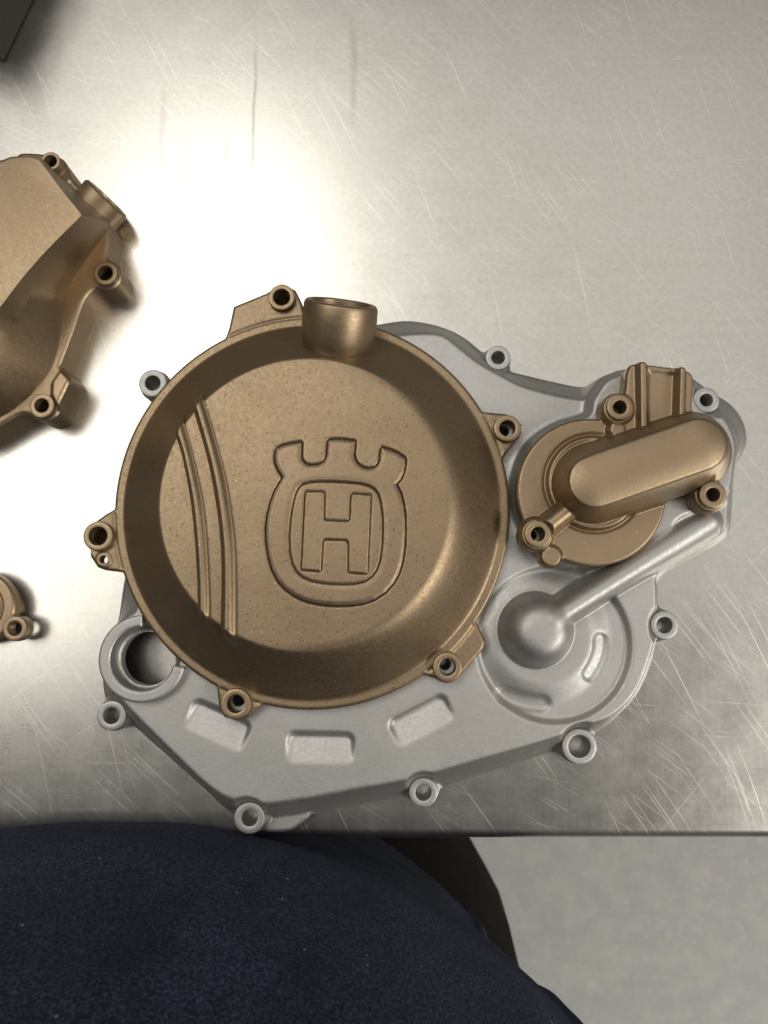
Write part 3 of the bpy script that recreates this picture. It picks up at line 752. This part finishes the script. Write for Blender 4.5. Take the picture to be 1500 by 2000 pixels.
# ------------------------------------------------------------------ person at the table edge
per = thing('person', 'person in a dark navy fleece top and dark trousers against the table edge', 'person', loc=(0, 0, 0))
def ring_loft(name, rings, mat, parent, cap=True):
    V = []; F = []; n = len(rings[0])
    for r in rings: V += [tuple(c * 0.001 for c in p) for p in r]
    for i in range(len(rings) - 1):
        for j in range(n):
            k = (j + 1) % n; F.append((i * n + j, i * n + k, (i + 1) * n + k, (i + 1) * n + j))
    if cap: F.append(tuple(range(n - 1, -1, -1))); F.append(tuple((len(rings) - 1) * n + j for j in range(n)))
    return mesh_obj(name, V, F, mat, parent)
def build_person():
    zb = 30.0
    right = PP([(190, 1606), (300, 1609), (400, 1623), (500, 1645), (600, 1673), (700, 1708), (800, 1752), (870, 1792), (950, 1844), (1040, 1910), (1090, 1958), (1140, 2005), (1195, 2075)], zb)
    cx = right[0][0]
    pts = right + [(88, -235), (92, -275), (80, -330), (45, -385), (-20, -420)]
    pts += [(cx, -432)]
    left = [(cx - (x - cx) * 1.35, y) for x, y in pts[1:-1]][::-1]
    outl = np.array(catmull(pts + left, 5)); c = np.array([cx, -270.0])
    yf = right[0][1]
    prof = [(-215, 0.86, -22), (-170, 0.88, -20), (-120, 0.905, -17), (-70, 0.935, -10), (-35, 0.955, -4), (-10, 0.975, -1), (10, 0.992, 0), (30, 1.0, 0), (50, 0.998, -1), (80, 0.985, -4), (120, 0.96, -10), (180, 0.94, -15), (250, 0.94, -24), (330, 0.96, -34), (400, 0.94, -48), (450, 0.75, -66), (470, 0.40, -72), (474, 0.05, -74)]
    pr = np.array(prof); tz = np.linspace(0, len(prof) - 1, 150); pi = np.arange(len(prof))
    zz, ss, yy = (np.interp(tz, pi, pr[:, k]) for k in range(3))
    for arr in (zz, ss, yy):
        for _ in range(14): arr[1:-1] = (arr[:-2] + 2 * arr[1:-1] + arr[2:]) / 4
    n = len(outl); V = np.zeros((len(tz), n, 3))
    V[:, :, :2] = (outl - c)[None] * ss[:, None, None] + c; V[:, :, 1] += yy[:, None] - 4.5; V[:, :, 2] = zz[:, None]
    x, z = V[:, :, 0], V[:, :, 2]; ang = np.arctan2(V[:, :, 1] - c[1], x - c[0])
    fold = 1.6 * np.sin(ang * 5.0 + z * 0.035 + 0.8) * np.sin(z * 0.05 + ang * 2) + 0.8 * np.sin(ang * 13 + z * 0.06) * np.sin(ang * 3 + 1.0) + 0.5 * np.sin(z * 0.14 + ang * 9)
    fold *= sstep(12, -25, z) * 0.6 + 0.4
    rad = V[:, :, :2] - c; rad /= np.linalg.norm(rad, axis=2)[:, :, None] + 1e-9
    V[:, :, :2] += rad * fold[:, :, None]
    F = []
    for i in range(len(tz) - 1):
        for j in range(n): F.append((i * n + j, i * n + (j + 1) % n, (i + 1) * n + (j + 1) % n, (i + 1) * n + j))
    sh = mesh_obj('fleece_top', (V.reshape(-1, 3) * .001).tolist(), F, M_NAVY, per)
    sh['label'] = 'dark navy fleece top with lint specks'
    # short pile of the fleece: thin fibres standing on the cloth where it faces the light
    nrm = np.cross(np.roll(V, -1, 1) - V, np.roll(V, -1, 0) - V); nrm /= np.linalg.norm(nrm, axis=2)[:, :, None] + 1e-9
    rng = np.random.RandomState(5)
    du = np.linalg.norm(np.roll(V, -1, 1) - V, axis=2); dv = np.linalg.norm(np.roll(V, -1, 0) - V, axis=2); area = (du * dv)
    ok = (z > -45) & (z < 150) & (V[:, :, 1] > -225); ok[-1] = False
    wgt = np.where(ok, area, 0).ravel(); wgt /= wgt.sum()
    N = 90000; pick = rng.choice(wgt.size, N, p=wgt); ii, jj = pick // n, pick % n; j2 = (jj + 1) % n
    f1, f2 = rng.rand(N, 1), rng.rand(N, 1)
    p0 = V[ii, jj] * (1 - f1) * (1 - f2) + V[ii, j2] * f1 * (1 - f2) + V[ii + 1, jj] * (1 - f1) * f2 + V[ii + 1, j2] * f1 * f2
    dirn = nrm[ii, jj] + rng.normal(0, 0.75, (N, 3)); dirn /= np.linalg.norm(dirn, axis=1)[:, None]
    side = np.cross(dirn, rng.normal(0, 1, (N, 3))); side /= np.linalg.norm(side, axis=1)[:, None]
    ln = rng.uniform(0.35, 1.0, (N, 1)); wd = rng.uniform(0.04, 0.08, (N, 1))
    T = np.stack([p0 - side * wd - dirn * .1, p0 + side * wd - dirn * .1, p0 + dirn * ln], 1).reshape(-1, 3) * .001
    pile = mesh_obj('fleece_pile', T.tolist(), np.arange(N * 3).reshape(-1, 3).tolist(), M_NAVY, sh)
    pile['kind'] = 'stuff'
    # trousers: hips and two legs, one continuous mesh
    bm = bmesh.new()
    hip = (cx, -262, -150)
    J = {'hip': (cx, -268, -130, 150), 'pel': (cx, -275, -215, 150),
         'rh': (cx + 128, -245, -200, 114), 'rm': (cx + 118, -235, -300, 102), 'rk': (cx + 66, -222, -460, 88), 'rs': (cx + 112, -255, -680, 70), 'ra': (cx + 110, -290, -835, 60),
         'lh': (cx - 112, -245, -200, 112), 'lm': (cx - 124, -235, -300, 105), 'lk': (cx - 118, -225, -460, 92), 'ls': (cx - 112, -255, -680, 70), 'la': (cx - 110, -290, -835, 60)}
    keys = list(J); E = [('hip', 'pel'), ('pel', 'rh'), ('rh', 'rm'), ('rm', 'rk'), ('rk', 'rs'), ('rs', 'ra'), ('pel', 'lh'), ('lh', 'lm'), ('lm', 'lk'), ('lk', 'ls'), ('ls', 'la')]
    me = bpy.data.meshes.new('trousers'); me.from_pydata([tuple(c * .001 for c in J[k][:3]) for k in keys], [(keys.index(a), keys.index(b)) for a, b in E], [])
    me.materials.append(M_TROUSER)
    o = link(bpy.data.objects.new('trousers', me), per); o['label'] = 'dark brown-black trousers'
    sk = o.modifiers.new('skin', 'SKIN'); sk.use_smooth_shade = True
    for k, d in zip(keys, me.skin_vertices[0].data):
        d.radius = (J[k][3] * .001, J[k][3] * .001 * 0.9); d.use_root = (k == 'hip')
    s2 = o.modifiers.new('sub', 'SUBSURF'); s2.levels = 2; s2.render_levels = 2
    # shoes
    for sx in (110, -110):
        rg = []
        for t, w_, hgt in ((-0.06, 22, 40), (0.0, 34, 62), (0.2, 38, 85), (0.45, 38, 72), (0.7, 46, 48), (0.9, 42, 34), (1.0, 22, 20)):
            y = -350 + 270 * t
            rg.append([(cx + sx + w_ * math.cos(a), y, FLOOR_Z * 1000 + hgt / 2 + hgt / 2 * math.sin(a)) for a in [2 * math.pi * i / 16 for i in range(16)]])
        ring_loft('shoe', rg, M_BLACK, per)
build_person()
